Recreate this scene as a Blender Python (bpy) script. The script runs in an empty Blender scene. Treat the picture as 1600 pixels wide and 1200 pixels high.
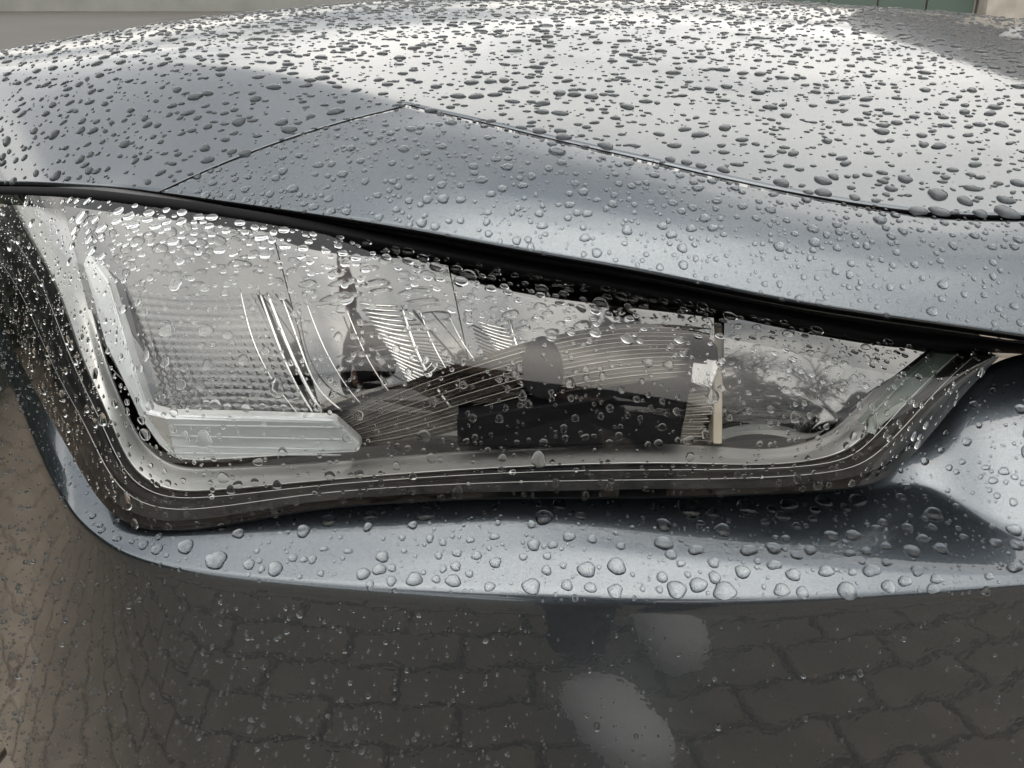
import bpy, math, random
import numpy as np
from mathutils import Vector, Matrix
from mathutils.bvhtree import BVHTree
R = math.radians
random.seed(7); rng = np.random.default_rng(11)
sc = bpy.context.scene
COL = sc.collection

# ------------------------------------------------------------------ camera
CZ, TH, F = 0.97, R(24.0), 800 / math.tan(R(27.5))
cam = bpy.data.cameras.new('camera'); camo = bpy.data.objects.new('camera', cam); COL.objects.link(camo)
cam.sensor_fit = 'HORIZONTAL'; cam.angle = R(55.0)
camo.location = (0, 0, CZ); camo.rotation_euler = (R(90) - TH, 0, 0)
cam.clip_start = 0.02; cam.clip_end = 500
sc.camera = camo

# ------------------------------------------------------------------ light
SUN_EL, SUN_AZ = R(76), R(170)          # azimuth measured from +y (behind the car) towards +x
w = bpy.data.worlds.new('World'); sc.world = w; w.use_nodes = True
nt = w.node_tree; nt.nodes.clear()
def N(tree, t, **kw):
    n = tree.nodes.new(t)
    for k, v in kw.items():
        if k.startswith('i_'): n.inputs[k[2:].replace('_', ' ')].default_value = v
        else: setattr(n, k, v)
    return n
sky = N(nt, 'ShaderNodeTexSky', sky_type='NISHITA', sun_disc=False)
sky.sun_elevation = SUN_EL; sky.sun_rotation = SUN_AZ; sky.air_density = 1.3; sky.dust_density = 2.5
tc = N(nt, 'ShaderNodeTexCoord')
sep = N(nt, 'ShaderNodeSeparateXYZ'); nt.links.new(tc.outputs['Generated'], sep.inputs[0])
# flat cloud deck: direction divided by height
mx = N(nt, 'ShaderNodeMath', operation='MAXIMUM'); mx.inputs[1].default_value = 0.0; nt.links.new(sep.outputs['Z'], mx.inputs[0])
ad = N(nt, 'ShaderNodeMath', operation='ADD'); ad.inputs[1].default_value = 0.16; nt.links.new(mx.outputs[0], ad.inputs[0])
dv = N(nt, 'ShaderNodeVectorMath', operation='DIVIDE'); nt.links.new(tc.outputs['Generated'], dv.inputs[0])
cmb = N(nt, 'ShaderNodeCombineXYZ')
for k in range(3): nt.links.new(ad.outputs[0], cmb.inputs[k])
nt.links.new(cmb.outputs[0], dv.inputs[1])
n1 = N(nt, 'ShaderNodeTexNoise', i_Scale=0.9, i_Detail=7.0, i_Roughness=0.5); n1.inputs['Distortion'].default_value = 0.5
mpw = N(nt, 'ShaderNodeMapping'); mpw.inputs['Location'].default_value = (-3.66, -18.19, -18.05); nt.links.new(dv.outputs[0], mpw.inputs[0]); nt.links.new(mpw.outputs[0], n1.inputs['Vector'])
cr = N(nt, 'ShaderNodeValToRGB'); nt.links.new(n1.outputs['Fac'], cr.inputs[0])
cr.color_ramp.elements[0].position = 0.40; cr.color_ramp.elements[0].color = (2.3, 2.4, 2.5, 1)
cr.color_ramp.elements[1].position = 0.585; cr.color_ramp.elements[1].color = (8.8, 8.35, 7.6, 1)
e = cr.color_ramp.elements.new(0.49); e.color = (5.25, 5.1, 4.85, 1)
mixw = N(nt, 'ShaderNodeMix', data_type='RGBA'); mixw.inputs[0].default_value = 0.96
# deck glow placed high behind the camera to brighten the ledge
dt = N(nt, 'ShaderNodeVectorMath', operation='DOT_PRODUCT'); nt.links.new(tc.outputs['Generated'], dt.inputs[0])
dt.inputs[1].default_value = (math.sin(SUN_AZ) * math.cos(SUN_EL), math.cos(SUN_AZ) * math.cos(SUN_EL), math.sin(SUN_EL))
gmx = N(nt, 'ShaderNodeMath', operation='MAXIMUM'); gmx.inputs[1].default_value = 0; nt.links.new(dt.outputs['Value'], gmx.inputs[0])
gpw = N(nt, 'ShaderNodeMath', operation='POWER'); gpw.inputs[1].default_value = 7; nt.links.new(gmx.outputs[0], gpw.inputs[0])
gr = N(nt, 'ShaderNodeMath', operation='MULTIPLY_ADD'); gr.inputs[1].default_value = .55; gr.inputs[2].default_value = .46; nt.links.new(gpw.outputs[0], gr.inputs[0])
sc2 = N(nt, 'ShaderNodeVectorMath', operation='SCALE'); nt.links.new(cr.outputs[0], sc2.inputs[0])
ov = N(nt, 'ShaderNodeMath', operation='MULTIPLY_ADD'); ov.inputs[1].default_value = .12; ov.inputs[2].default_value = .75; nt.links.new(mx.outputs[0], ov.inputs[0])
mm = N(nt, 'ShaderNodeMath', operation='MULTIPLY'); nt.links.new(gr.outputs[0], mm.inputs[0]); nt.links.new(ov.outputs[0], mm.inputs[1]); nt.links.new(mm.outputs[0], sc2.inputs['Scale'])
nt.links.new(sky.outputs[0], mixw.inputs[6]); nt.links.new(sc2.outputs[0], mixw.inputs[7])
bg = N(nt, 'ShaderNodeBackground', i_Strength=0.13); nt.links.new(mixw.outputs[2], bg.inputs[0])
wo = N(nt, 'ShaderNodeOutputWorld'); nt.links.new(bg.outputs[0], wo.inputs[0])
sl = bpy.data.lights.new('sun', 'SUN'); sl.energy = 0.5; sl.angle = R(178); sl.color = (1, .96, .9)
so = bpy.data.objects.new('sun', sl); COL.objects.link(so)
sd = Vector((math.sin(SUN_AZ) * math.cos(SUN_EL), math.cos(SUN_AZ) * math.cos(SUN_EL), math.sin(SUN_EL)))
so.rotation_euler = sd.to_track_quat('Z', 'Y').to_euler(); so.location = (0, 0, 5)
vs = sc.view_settings; vs.view_transform = 'Standard'; vs.look = 'None'; vs.gamma = 1; vs.exposure = 1.86; vs.use_curve_mapping = False
sc.render.engine = 'CYCLES'; cy = sc.cycles
cy.use_denoising = True; cy.max_bounces = 8; cy.transmission_bounces = 7; cy.adaptive_threshold = .03; cy.transparent_max_bounces = 12; cy.glossy_bounces = 5; cy.diffuse_bounces = 2
cy.caustics_refractive = True; cy.caustics_reflective = True; cy.sample_clamp_indirect = 6; cy.blur_glossy = 0.3

# ------------------------------------------------------------------ projection helpers (pixel of the 1600x1200 photo + distance in front of the lens -> place)
ct, st = math.cos(TH), math.sin(TH)
def P(px, py, D):
    cx = (px - 800) / F; c2 = -(py - 600) / F
    t = D / (c2 * st + ct)
    return np.array([cx * t, D, CZ + t * (c2 * ct - st)])
def proj(p):
    p = np.asarray(p); X = p[..., 0]; Y = p[..., 1]; Z = p[..., 2] - CZ
    dep = Y * ct - Z * st; up = Y * st + Z * ct
    return np.stack([800 + F * X / dep, 600 - F * up / dep, dep], -1)
def climb(q, px, py, beta):
    """distance of the point seen at (px,py) on a plane that rises away from q with slope beta (degrees)"""
    p0 = P(*q); c2 = -(py - 600) / F
    m = (c2 * ct - st) / (c2 * st + ct); b = math.tan(R(beta))
    D = (CZ - p0[2] + b * q[2]) / (b - m)
    return (px, py, D)
def spline(ctrl, n=None, t=None, tt=None):
    """natural cubic spline through ctrl (k,3); t = knots"""
    c = np.asarray(ctrl, float); k = len(c)
    if t is None:
        d = np.linalg.norm(np.diff(c, axis=0), axis=1); t = np.concatenate([[0], np.cumsum(np.maximum(d, 1e-6) ** .75)])
    t = np.asarray(t, float)
    if tt is None: tt = np.linspace(t[0], t[-1], n)
    h = np.diff(t); A = np.zeros((k, k)); B = np.zeros((k, c.shape[1])); A[0, 0] = A[-1, -1] = 1
    for i in range(1, k - 1):
        A[i, i - 1] = h[i - 1]; A[i, i] = 2 * (h[i - 1] + h[i]); A[i, i + 1] = h[i]
        B[i] = 6 * ((c[i + 1] - c[i]) / h[i] - (c[i] - c[i - 1]) / h[i - 1])
    M = np.linalg.solve(A, B)
    j = np.clip(np.searchsorted(t, tt, side='right') - 1, 0, k - 2); x = tt - t[j]; H = h[j][:, None]
    a = ((t[j + 1] - tt) / h[j])[:, None]; b = (x / h[j])[:, None]
    return a * c[j] + b * c[j + 1] + ((a ** 3 - a) * M[j] + (b ** 3 - b) * M[j + 1]) * H * H / 6
def gsmooth(G, sig):
    """smooth an array (nv,...) along axis 0, ends held"""
    if sig <= 0: return G
    r = int(3 * sig + 1); k = np.exp(-.5 * (np.arange(-r, r + 1) / sig) ** 2); k /= k.sum()
    top = 2 * G[:1] - G[1:r + 1][::-1]; bot = 2 * G[-1:] - G[-r - 1:-1][::-1]
    X = np.concatenate([top, G, bot]); out = np.zeros_like(G)
    for i, kk in enumerate(k): out += kk * X[i:i + len(G)]
    return out
def knots(rows):
    """shared knots for a net of rows (nr,nc,3)"""
    d = np.mean([np.linalg.norm(np.diff(r, axis=0), axis=1) for r in rows], axis=0)
    return np.concatenate([[0], np.cumsum(np.maximum(d, 1e-5))])
def loft(rows, nu, segs, sig=0, tt=None):
    rows = [np.array([P(*q) for q in r]) if not isinstance(r, np.ndarray) else r for r in rows]
    t = knots(rows)
    if tt is None: tt = np.linspace(t[0], t[-1], nu)
    S = [spline(r, t=t, tt=tt) for r in rows]
    out = []
    for i in range(len(S) - 1):
        n = segs[i] if isinstance(segs, (list, tuple)) else segs
        for k in range(n): out.append(S[i] + (S[i + 1] - S[i]) * k / n)
    out.append(S[-1]); G = np.array(out)
    return gsmooth(G, sig), t, tt

# ------------------------------------------------------------------ object helpers
def link(o, parent=None):
    COL.objects.link(o)
    if parent is not None: o.parent = parent
    return o
def tag(o, label=None, cat=None, group=None, kind=None):
    if label: o['label'] = label
    if cat: o['category'] = cat
    if group: o['group'] = group
    if kind: o['kind'] = kind
    return o
def mesh_obj(name, V, Fc, mat, parent=None, smooth=True):
    me = bpy.data.meshes.new(name); me.from_pydata([tuple(map(float, v)) for v in V], [], [tuple(map(int, f)) for f in Fc]); me.update()
    if mat: me.materials.append(mat)
    if smooth: me.polygons.foreach_set('use_smooth', [True] * len(me.polygons))
    return link(bpy.data.objects.new(name, me), parent)
def grid_faces(nv, nu, keep=None, flip=False):
    fs = []
    for j in range(nv - 1):
        for i in range(nu - 1):
            if keep is not None and not keep[j, i]: continue
            a = j * nu + i; q = (a, a + 1, a + nu + 1, a + nu)
            fs.append(q[::-1] if flip else q)
    return fs
def grid_obj(name, G, mat, parent=None, keep=None, flip=None):
    nv, nu = G.shape[:2]; a_ = np.cross(G[1:, :-1] - G[:-1, :-1], G[:-1, 1:] - G[:-1, :-1]); s_ = np.einsum('jik,jik->', a_, np.array([0, 0, CZ]) - G[:-1, :-1])
    if flip == 'up': s_ = a_[..., 2].sum()
    fs = grid_faces(nv, nu, keep, s_ > 0)
    used = sorted({i for f in fs for i in f}); mp = {v: k for k, v in enumerate(used)}
    V = G.reshape(-1, 3)[used]
    return mesh_obj(name, V, [[mp[i] for i in f] for f in fs], mat, parent)
def tube(path, r, n=6):
    """V,F of a tube along path (k,3)"""
    path = np.asarray(path); k = len(path); V = []; Fs = []
    rr = np.broadcast_to(r, (k,))
    for i in range(k):
        d = path[min(i + 1, k - 1)] - path[max(i - 1, 0)]; d = d / (np.linalg.norm(d) + 1e-12)
        a = np.cross(d, (0.31, .2, .93)); a /= np.linalg.norm(a) + 1e-12; b = np.cross(d, a)
        for s in range(n):
            an = 2 * math.pi * s / n; V.append(path[i] + rr[i] * (math.cos(an) * a + math.sin(an) * b))
    for i in range(k - 1):
        for s in range(n):
            s2 = (s + 1) % n; Fs.append((i * n + s, i * n + s2, (i + 1) * n + s2, (i + 1) * n + s))
    Fs.append(tuple(range(n))[::-1]); Fs.append(tuple(range((k - 1) * n, k * n)))
    return V, Fs
def join(parts):
    V = []; Fs = []
    for v, f in parts:
        o = len(V); V += list(v); Fs += [tuple(i + o for i in q) for q in f]
    return V, Fs

# ------------------------------------------------------------------ materials
def mat(name, base, rough=.5, metal=0., coat=0., coat_r=.03, ior=1.5, trans=0., spec=.5):
    m = bpy.data.materials.new(name); m.use_nodes = True; b = m.node_tree.nodes['Principled BSDF']
    b.inputs['Base Color'].default_value = (*base, 1); b.inputs['Roughness'].default_value = rough; b.inputs['Metallic'].default_value = metal
    b.inputs['Coat Weight'].default_value = coat; b.inputs['Coat Roughness'].default_value = coat_r; b.inputs['IOR'].default_value = ior
    b.inputs['Transmission Weight'].default_value = trans; b.inputs['Specular IOR Level'].default_value = spec
    return m
def noise_col(m, c1, c2, scale, detail=4, lo=.35, hi=.65, bump=0, bscale=None, space='Object', stretch=None):
    t = m.node_tree; b = t.nodes['Principled BSDF']
    co = N(t, 'ShaderNodeTexCoord'); src = co.outputs[space]
    if stretch:
        mp = N(t, 'ShaderNodeMapping'); mp.inputs['Scale'].default_value = stretch; t.links.new(src, mp.inputs[0]); src = mp.outputs[0]
    n = N(t, 'ShaderNodeTexNoise', i_Scale=scale, i_Detail=detail); t.links.new(src, n.inputs['Vector'])
    r = N(t, 'ShaderNodeValToRGB'); t.links.new(n.outputs['Fac'], r.inputs[0])
    r.color_ramp.elements[0].position = lo; r.color_ramp.elements[0].color = (*c1, 1)
    r.color_ramp.elements[1].position = hi; r.color_ramp.elements[1].color = (*c2, 1)
    t.links.new(r.outputs[0], b.inputs['Base Color'])
    if bump:
        n2 = N(t, 'ShaderNodeTexNoise', i_Scale=bscale or scale * 4, i_Detail=6.0); t.links.new(src, n2.inputs['Vector'])
        bp = N(t, 'ShaderNodeBump', i_Strength=bump); bp.inputs['Distance'].default_value = .002
        t.links.new(n2.outputs['Fac'], bp.inputs['Height']); t.links.new(bp.outputs[0], b.inputs['Normal'])
    return m
M = {}
# dark blue-grey metallic paint: flakes under clear coat, faint orange peel in the coat
m = mat('grey_metallic_paint', (.085, .1, .115), .27, .9, 1., .010); noise_col(m, (.066, .081, .096), (.116, .138, .160), 1700, 2, .36, .64)
t = m.node_tree; b = t.nodes['Principled BSDF']; co = N(t, 'ShaderNodeTexCoord')
n = N(t, 'ShaderNodeTexNoise', i_Scale=240.0, i_Detail=1.0); t.links.new(co.outputs['Object'], n.inputs['Vector'])
bp = N(t, 'ShaderNodeBump', i_Strength=.035); bp.inputs['Distance'].default_value = .001; t.links.new(n.outputs['Fac'], bp.inputs['Height']); t.links.new(bp.outputs[0], b.inputs['Coat Normal'])
b.inputs['Coat IOR'].default_value = 1.6
M['paint'] = m
m = mat('paint_under_water', (.06, .07, .08), .3, .9); noise_col(m, (.065, .076, .086), (.115, .13, .143), 1700, 2, .36, .64); M['wet'] = m
M['bright'] = mat('edge_glint_chrome', (.92, .92, .9), .22, .9)  # edge glints put into the colour: paler than the reflector metal
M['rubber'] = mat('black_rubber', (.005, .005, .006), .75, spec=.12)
M['black_gloss'] = noise_col(mat('gloss_black_plastic', (.010, .010, .011), .4, spec=.12), (.008, .008, .009), (.02, .02, .02), 60)
M['housing'] = mat('dark_grey_plastic', (.03, .03, .031), .4)
M['chrome'] = mat('vacuum_metallised_plastic', (.205, .207, .207), .04, 1.)
M['chrome_dark'] = noise_col(mat('paving_stripe_metal', (.24, .23, .215), .18, 1.), (.2, .192, .18), (.28, .27, .25), 90)
M['satin'] = mat('satin_silver_plastic', (.52, .525, .52), .32, .75)
M['guide'] = mat('milky_light_guide', (.80, .84, .86), .32, 0, .5, .05, trans=.75)
M['beige'] = mat('beige_plastic', (.3, .265, .21), .45)
M['green_clear'] = mat('smoked_green_plastic', (.10, .125, .11), .12, 0, .5)
# clear polycarbonate cover as thin sheet: Fresnel mirror over clear
m = bpy.data.materials.new('clear_polycarbonate'); m.use_nodes = True; t = m.node_tree; t.nodes.clear()
fr = N(t, 'ShaderNodeFresnel'); ge = N(t, 'ShaderNodeNewGeometry')
ma = N(t, 'ShaderNodeMapRange'); ma.inputs[3].default_value = 1.58; ma.inputs[4].default_value = 1 / 1.58
t.links.new(ge.outputs['Backfacing'], ma.inputs[0]); t.links.new(ma.outputs[0], fr.inputs['IOR'])
tr = N(t, 'ShaderNodeBsdfTransparent'); tr.inputs[0].default_value = (.95, .955, .95, 1)
gl = N(t, 'ShaderNodeBsdfGlossy'); gl.inputs['Roughness'].default_value = .012
ms = N(t, 'ShaderNodeMixShader'); t.links.new(fr.outputs[0], ms.inputs[0]); t.links.new(tr.outputs[0], ms.inputs[1]); t.links.new(gl.outputs[0], ms.inputs[2])
ou = N(t, 'ShaderNodeOutputMaterial'); t.links.new(ms.outputs[0], ou.inputs[0]); M['lens'] = m
m = bpy.data.materials.new('rain_water'); m.use_nodes = True; t = m.node_tree; t.nodes.clear()
gl = N(t, 'ShaderNodeBsdfGlass'); gl.inputs['IOR'].default_value = 1.333; gl.inputs['Roughness'].default_value = 0; gl.inputs[0].default_value = (.985, .99, .99, 1)
ou = N(t, 'ShaderNodeOutputMaterial'); t.links.new(gl.outputs[0], ou.inputs[0]); M['water'] = m
m = mat('concrete_paver', (.2, .18, .16), .55); noise_col(m, (.118, .097, .074), (.205, .17, .132), 9, 8, .3, .7, .6, 300, 'Object'); M['paver'] = m
m = mat('wet_joint_sand', (.05, .045, .04), .7); noise_col(m, (.02, .018, .016), (.045, .04, .035), 20, 6); M['sand'] = m
M['green'] = mat('green_steel_panel', (.08, .118, .098), .5)
M['pillar'] = noise_col(mat('beige_render', (.4, .37, .32), .8), (.34, .31, .27), (.46, .43, .38), 5)
M['door'] = mat('white_door_slat', (.72, .73, .74), .5)
M['dark_glass'] = mat('dark_window', (.02, .022, .024), .08)
M['concrete'] = noise_col(mat('pale_concrete', (.5, .5, .47), .8), (.21, .215, .2), (.26, .265, .25), 2)
M['bark'] = noise_col(mat('bare_bark', (.06, .05, .042), .9), (.04, .033, .028), (.09, .075, .06), 12)
M['jacket'] = noise_col(mat('black_jacket', (.012, .012, .014), .8), (.008, .008, .01), (.02, .02, .022), 40)

# ================================================================== CAR
car = bpy.data.objects.new('car', None); link(car); car.location = (0.3, .75, 0)
tag(car, 'dark grey metallic car, front corner beaded with rain', 'car')
bpy.context.view_layer.update()
CARM = car.matrix_world.copy(); CARI = Vector(car.location)
def part(o, parent=None):
    """keep world placement under the car"""
    o.parent = parent or car
    if parent is None: o.matrix_parent_inverse = Matrix.Translation(-CARI)
    return o

# ---- bonnet and front panel: one designed surface, cut along its shut lines
A = [(-110, 281, .84), (0, 288, .735), (70, 289, .695), (160, 293, .655), (250, 300, .625), (420, 324, .592), (640, 358, .565), (800, 388, .553), (1000, 424, .54), (1270, 477, .527), (1450, 504, .522), (1600, 526, .52), (1740, 547, .522)]
C = [(-120, 150, .94), (20, 116, .862), (190, 91, .803), (400, 103, .743), (640, 165, .685), (740, 190, .662), (880, 225, .638), (1000, 253, .62), (1160, 291, .602), (1370, 331, .589), (1480, 344, .586), (1610, 346, .588), (1760, 338, .594)]
T = [(-140, 96, 1.05), (20, 72, 1.06), (190, 43, 1.09), (380, 18, 1.13), (600, 0, 1.19), (740, -6, 1.22), (880, -9, 1.25), (1000, -9, 1.27), (1160, -3, 1.28), (1370, 11, 1.27), (1480, 18, 1.26), (1610, 31, 1.24), (1780, 46, 1.21)]
rA = np.array([P(*q) for q in A]); rC = np.array([P(*q) for q in C]); rT = np.array([P(*q) for q in T])
rQ = np.array([P(t_[0], t_[1], c_[2] + .5 * (t_[2] - c_[2])) for c_, t_ in zip(C, T)])
rows = [rA]
for k in range(1, 5):                                     # front slope with a slight crown
    f = k / 5; rows.append(rA + (rC - rA) * f + np.array([0, -.004, .006]) * 4 * f * (1 - f))
rows.append(rC)
for k in range(1, 15):
    f = k / 14; rows.append((1 - f) ** 2 * rC + 2 * f * (1 - f) * rQ + f * f * rT)
tan = rT - rQ
for k in range(1, 8): rows.append(rT + tan * (.22 * k) + np.array([0, 0, -.0028]) * k * k)
tk = knots([rA, rC])
NU = 300; tt = np.linspace(tk[0], tk[-1], NU)
i4 = int(np.argmin(abs(tt - tk[4]))); tt = tt + (tk[4] - tt[i4]) * np.exp(-((np.arange(NU) - i4) / 12.) ** 2)
S = [spline(r, t=tk, tt=tt) for r in rows]
SEG = [7] * 5 + [5] * 14 + [4] * 7
out = []
for i in range(len(S) - 1):
    for k in range(SEG[i]): out.append(S[i] + (S[i + 1] - S[i]) * k / SEG[i])
out.append(S[-1]); G0 = np.array(out)
Gs = gsmooth(G0, 1.6); Gw = gsmooth(G0, 9)
wl = np.clip((tt[i4] - tt) / (tk[4] - tk[1]), 0, 1) ** .7      # crease melts away towards the wing
Gh = Gs * (1 - wl)[None, :, None] + Gw * wl[None, :, None]
jC = 35
def gridnormal(G):
    du = np.gradient(G, axis=1); dv_ = np.gradient(G, axis=0); n = np.cross(du, dv_); return n / (np.linalg.norm(n, axis=-1, keepdims=True) + 1e-12)
Nh = gridnormal(Gh); Nh *= np.sign(Nh[..., 2:3])
nv = len(Gh)
# shift the rows beside the shut line to open a gap that widens towards the grille
gap = .0011 + .0026 * np.clip((tt - tk[8]) / (tk[10] - tk[8]), 0, 1) ** 1.5
Gb = Gh.copy(); Gp = Gh.copy()
dirv = Gh[jC + 3] - Gh[jC]; dirv /= np.linalg.norm(dirv, axis=1, keepdims=True)
Gb[jC] = Gh[jC] + dirv * gap[:, None]
Gp[jC] = Gh[jC] - dirv * gap[:, None]
for q in (Gb, Gp):
    pass
diru = Gh[:, i4 + 1] - Gh[:, i4]; diru /= np.linalg.norm(diru, axis=1, keepdims=True)
Gb[:jC, i4] = Gh[:jC, i4] - diru[:jC] * .0013
Gp[:jC + 1, i4] = Gh[:jC + 1, i4] + diru[:jC + 1] * .0013
keepb = np.ones((nv - 1, NU - 1), bool); keepb[:jC, i4:] = False
keepp = ~keepb; keepp = keepp.copy()
def shell(o, th):
    so_ = o.modifiers.new('thickness', 'SOLIDIFY'); so_.thickness = th; so_.offset = -1; o.data.materials.append(M['rubber']); so_.material_offset_rim = 1
    return o
bonnet = part(shell(grid_obj('bonnet', Gb, M['paint'], None, keepb, 'up'), .0035)); tag(bonnet, 'dark grey bonnet reflecting bright clouds')
fpanel = part(shell(grid_obj('front_panel', Gp, M['paint'], None, keepp, 'up'), .0035)); tag(fpanel, 'blue grey strip panel between bonnet and headlight')
Gu = Gh - Nh * .007
part(grid_obj('inner_panel', Gu[:jC + 12], M['rubber']))

# ---- lamp cover
B = [(-110, 302, .815), (0, 304, .70), (60, 306, .648), (130, 311, .606), (200, 319, .588), (300, 332, .58), (450, 356, .572), (600, 384, .566), (800, 423, .558), (1000, 459, .55), (1200, 497, .542), (1350, 527, .54), (1450, 541, .543), (1520, 546, .548), (1566, 549, .555)]
D = [(-110, 390, .75), (0, 508, .655), (60, 620, .575), (120, 725, .512), (190, 812, .476), (285, 828, .466), (450, 801, .468), (600, 785, .470), (800, 777, .472), (1000, 776, .472), (1200, 770, .474), (1330, 761, .480), (1400, 735, .494), (1490, 635, .525), (1566, 553, .553)]
rB = np.array([P(*q) for q in B]); rD = np.array([P(*q) for q in D])
rows = []
for k in range(0, 11):
    f = k / 10; g = 1 - (1 - f) ** 3.4
    rows.append(np.array([P(b_[0] + (d_[0] - b_[0]) * f, b_[1] + (d_[1] - b_[1]) * f, b_[2] + (d_[2] - b_[2]) * g) for b_, d_ in zip(B, D)]))
Gl, tl, ttl = loft(rows, 220, 6, 5)
head = part(grid_obj('headlight', np.array([Gl[0] + [0, .02, 0], Gl[0] + [0, .10, -.01], (Gl[0] + Gl[-1]) / 2 + [0, .15, 0], Gl[-1] + [0, .12, 0], Gl[-1] + [0, .02, 0]]), M['housing'], None))
tag(head, 'clear angular headlight with silver reflectors and black surround')
lens = part(grid_obj('lens', Gl, M['lens'], None), head); tag(lens, 'clear plastic cover speckled with rain')
Lp = proj(Gl.reshape(-1, 3)); LD = Gl.reshape(-1, 3)[:, 1]
def DL(px, py):
    d = (Lp[:, 0] - px) ** 2 + (Lp[:, 1] - py) ** 2; k = np.argpartition(d, 30)[:30]; ww = np.exp(-(d[k] - d[k].min()) / 80.); return float((ww * LD[k]).sum() / ww.sum())
def I(px, py, off): return P(px, py, DL(px, py) + off)
def Irow(pts, off): return np.array([I(x, y, off) for x, y in pts])
# rim of the cover turning back into the car
rim_path = [Gl[-1], Gl[-1] + np.array([0, .003, -.003]), Gl[-1] + np.array([0, .02, -.006]), Gl[-1] + np.array([0, .05, -.006])]
part(grid_obj('lens_rim', np.array(rim_path), M['black_gloss'], None), head)
# seal in the gap under the bonnet edge
nS = 220
eA = spline(rA, t=knots([rA]), tt=np.linspace(0, knots([rA])[-1], nS))
Bx = B[:-1] + [(1566, 549, .56), (1640, 552, .565), (1745, 566, .566)]; rBx = np.array([P(*q) for q in Bx]); eB = spline(rBx, t=knots([rBx]), tt=np.linspace(0, knots([rBx])[-1], nS))
# match by x so that the seal runs straight back
order = np.argsort(eB[:, 0]); eBm = np.stack([eA[:, 0], np.interp(eA[:, 0], eB[order, 0], eB[order, 1]), np.interp(eA[:, 0], eB[order, 0], eB[order, 2])], 1)
seal = np.array([eA + [0, .001, -.0036], eA + [0, .006, -.006], eA * .5 + eBm * .5 + [0, .022, -.006], eBm + [0, .012, .004], eBm + [0, .004, .0015], eBm + [0, .006, -.004], eBm + [0, .05, -.02]])
part(grid_obj('gap_seal', gsmooth(np.repeat(seal, 3, 0), 1.2), M['rubber']))

# ---- bumper: ledge under the lamp, lip and lower face
Lq = [(-110, 425, .775), (0, 560, .66), (50, 680, .573), (95, 775, .514), (140, 828, .479), (215, 872, .455), (420, 908, .440), (600, 923, .434), (800, 935, .430), (1000, 941, .428), (1200, 939, .429), (1350, 932, .431), (1460, 926, .434), (1570, 917, .438), (1760, 902, .447)]
N2p = [(-110, 418), (2, 545), (54, 662), (102, 760), (155, 822), (235, 858), (430, 876), (600, 876), (800, 858), (1000, 864), (1200, 878), (1345, 886), (1460, 892), (1570, 895), (1760, 890)]
N1p = [(-110, 408), (4, 530), (58, 645), (108, 745), (172, 816), (255, 842), (440, 836), (600, 826), (800, 810), (1000, 808), (1200, 800), (1350, 772), (1445, 765), (1560, 818), (1760, 872)]
Eq = [(-110, 396), (4, 512), (62, 622), (122, 724), (192, 808), (285, 822), (450, 795), (600, 779), (800, 771), (1000, 769), (1200, 763), (1335, 752), (1425, 700), (1520, 590), (1720, 556)]
b1 = [60, 60, 55, 48, 40, 34, 30, 30, 30, 31, 32, 32, 32, 32, 32]
b2 = [60, 60, 50, 42, 36, 31, 29, 28, 27, 20, 14, 11, 10, 10, 11]
b3 = [60, 60, 50, 42, 34, 27, 25, 24, 22, 18, 18, 26, 36, 38, 38]
n2 = [climb(l, x, y, b_) for l, (x, y), b_ in zip(Lq, N2p, b1)]
n1_ = [climb(l, x, y, b_) for l, (x, y), b_ in zip(n2, N1p, b2)]
ee = [climb(l, x, y, b_) for l, (x, y), b_ in zip(n1_, Eq, b3)]
Gq = [(-190, 800, .90), (-90, 1075, .70), (-14, 1172, .615), (20, 1248, .55), (100, 1300, .50), (210, 1345, .462), (420, 1365, .443), (600, 1372, .435), (800, 1376, .431), (1000, 1376, .429), (1200, 1376, .43), (1350, 1372, .432), (1460, 1370, .435), (1570, 1366, .439), (1760, 1360, .448)]
rL = np.array([P(*q) for q in Lq]); rG = np.array([P(*q) for q in Gq])
face = []
for k in range(1, 9):
    f = k / 8; bul = np.array([0, -.004, 0]) * (4 * f * (1 - f)) + np.array([0, .016, 0]) * f
    face.append(rL + (rG - rL) * f + bul)
rE = np.array([P(*q) for q in ee]); rN1 = np.array([P(*q) for q in n1_]); rN2 = np.array([P(*q) for q in n2])
Gbm, tb, ttb = loft([rE, rN1, rN2, rL] + face, 300, [16, 16, 16] + [9] * 8, 1.7)
bumper = part(shell(grid_obj('bumper', Gbm, M['paint'], None), .003)); tag(bumper, 'grey bumper with pale ledge under the headlight, paving mirrored below')
dpx = proj(np.array([rE, rN1, rN2, rL]))

# ---- inside the lamp
K0 = [(-85, 335), (-55, 390), (5, 470), (62, 585), (122, 690), (182, 782), (240, 808), (300, 810), (450, 788), (600, 773), (850, 765), (1100, 761), (1300, 749), (1362, 733), (1418, 690), (1485, 615), (1548, 556)]
K1 = [(20, 320), (48, 375), (92, 460), (132, 570), (172, 660), (214, 738), (258, 764), (320, 768), (450, 757), (600, 744), (850, 729), (1100, 726), (1285, 717), (1330, 700), (1385, 645), (1437, 592), (1482, 551)]
K2 = [(104, 328), (120, 400), (140, 470), (168, 570), (200, 650), (238, 706), (276, 728), (330, 732), (450, 727), (600, 715), (850, 700), (1100, 697), (1258, 692), (1302, 672), (1355, 620), (1405, 570), (1428, 548)]
def band(name, Ka, Kb, offs, mt, nu=200, smooth=0, seg=3):
    rs = []
    for k, (f, o) in enumerate(offs):
        rs.append(Irow([(a[0] + (b_[0] - a[0]) * f, a[1] + (b_[1] - a[1]) * f) for a, b_ in zip(Ka, Kb)], o))
    G, _, _ = loft(rs, nu, seg, smooth)
    return part(grid_obj(name, G, mt, None), head)
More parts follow.
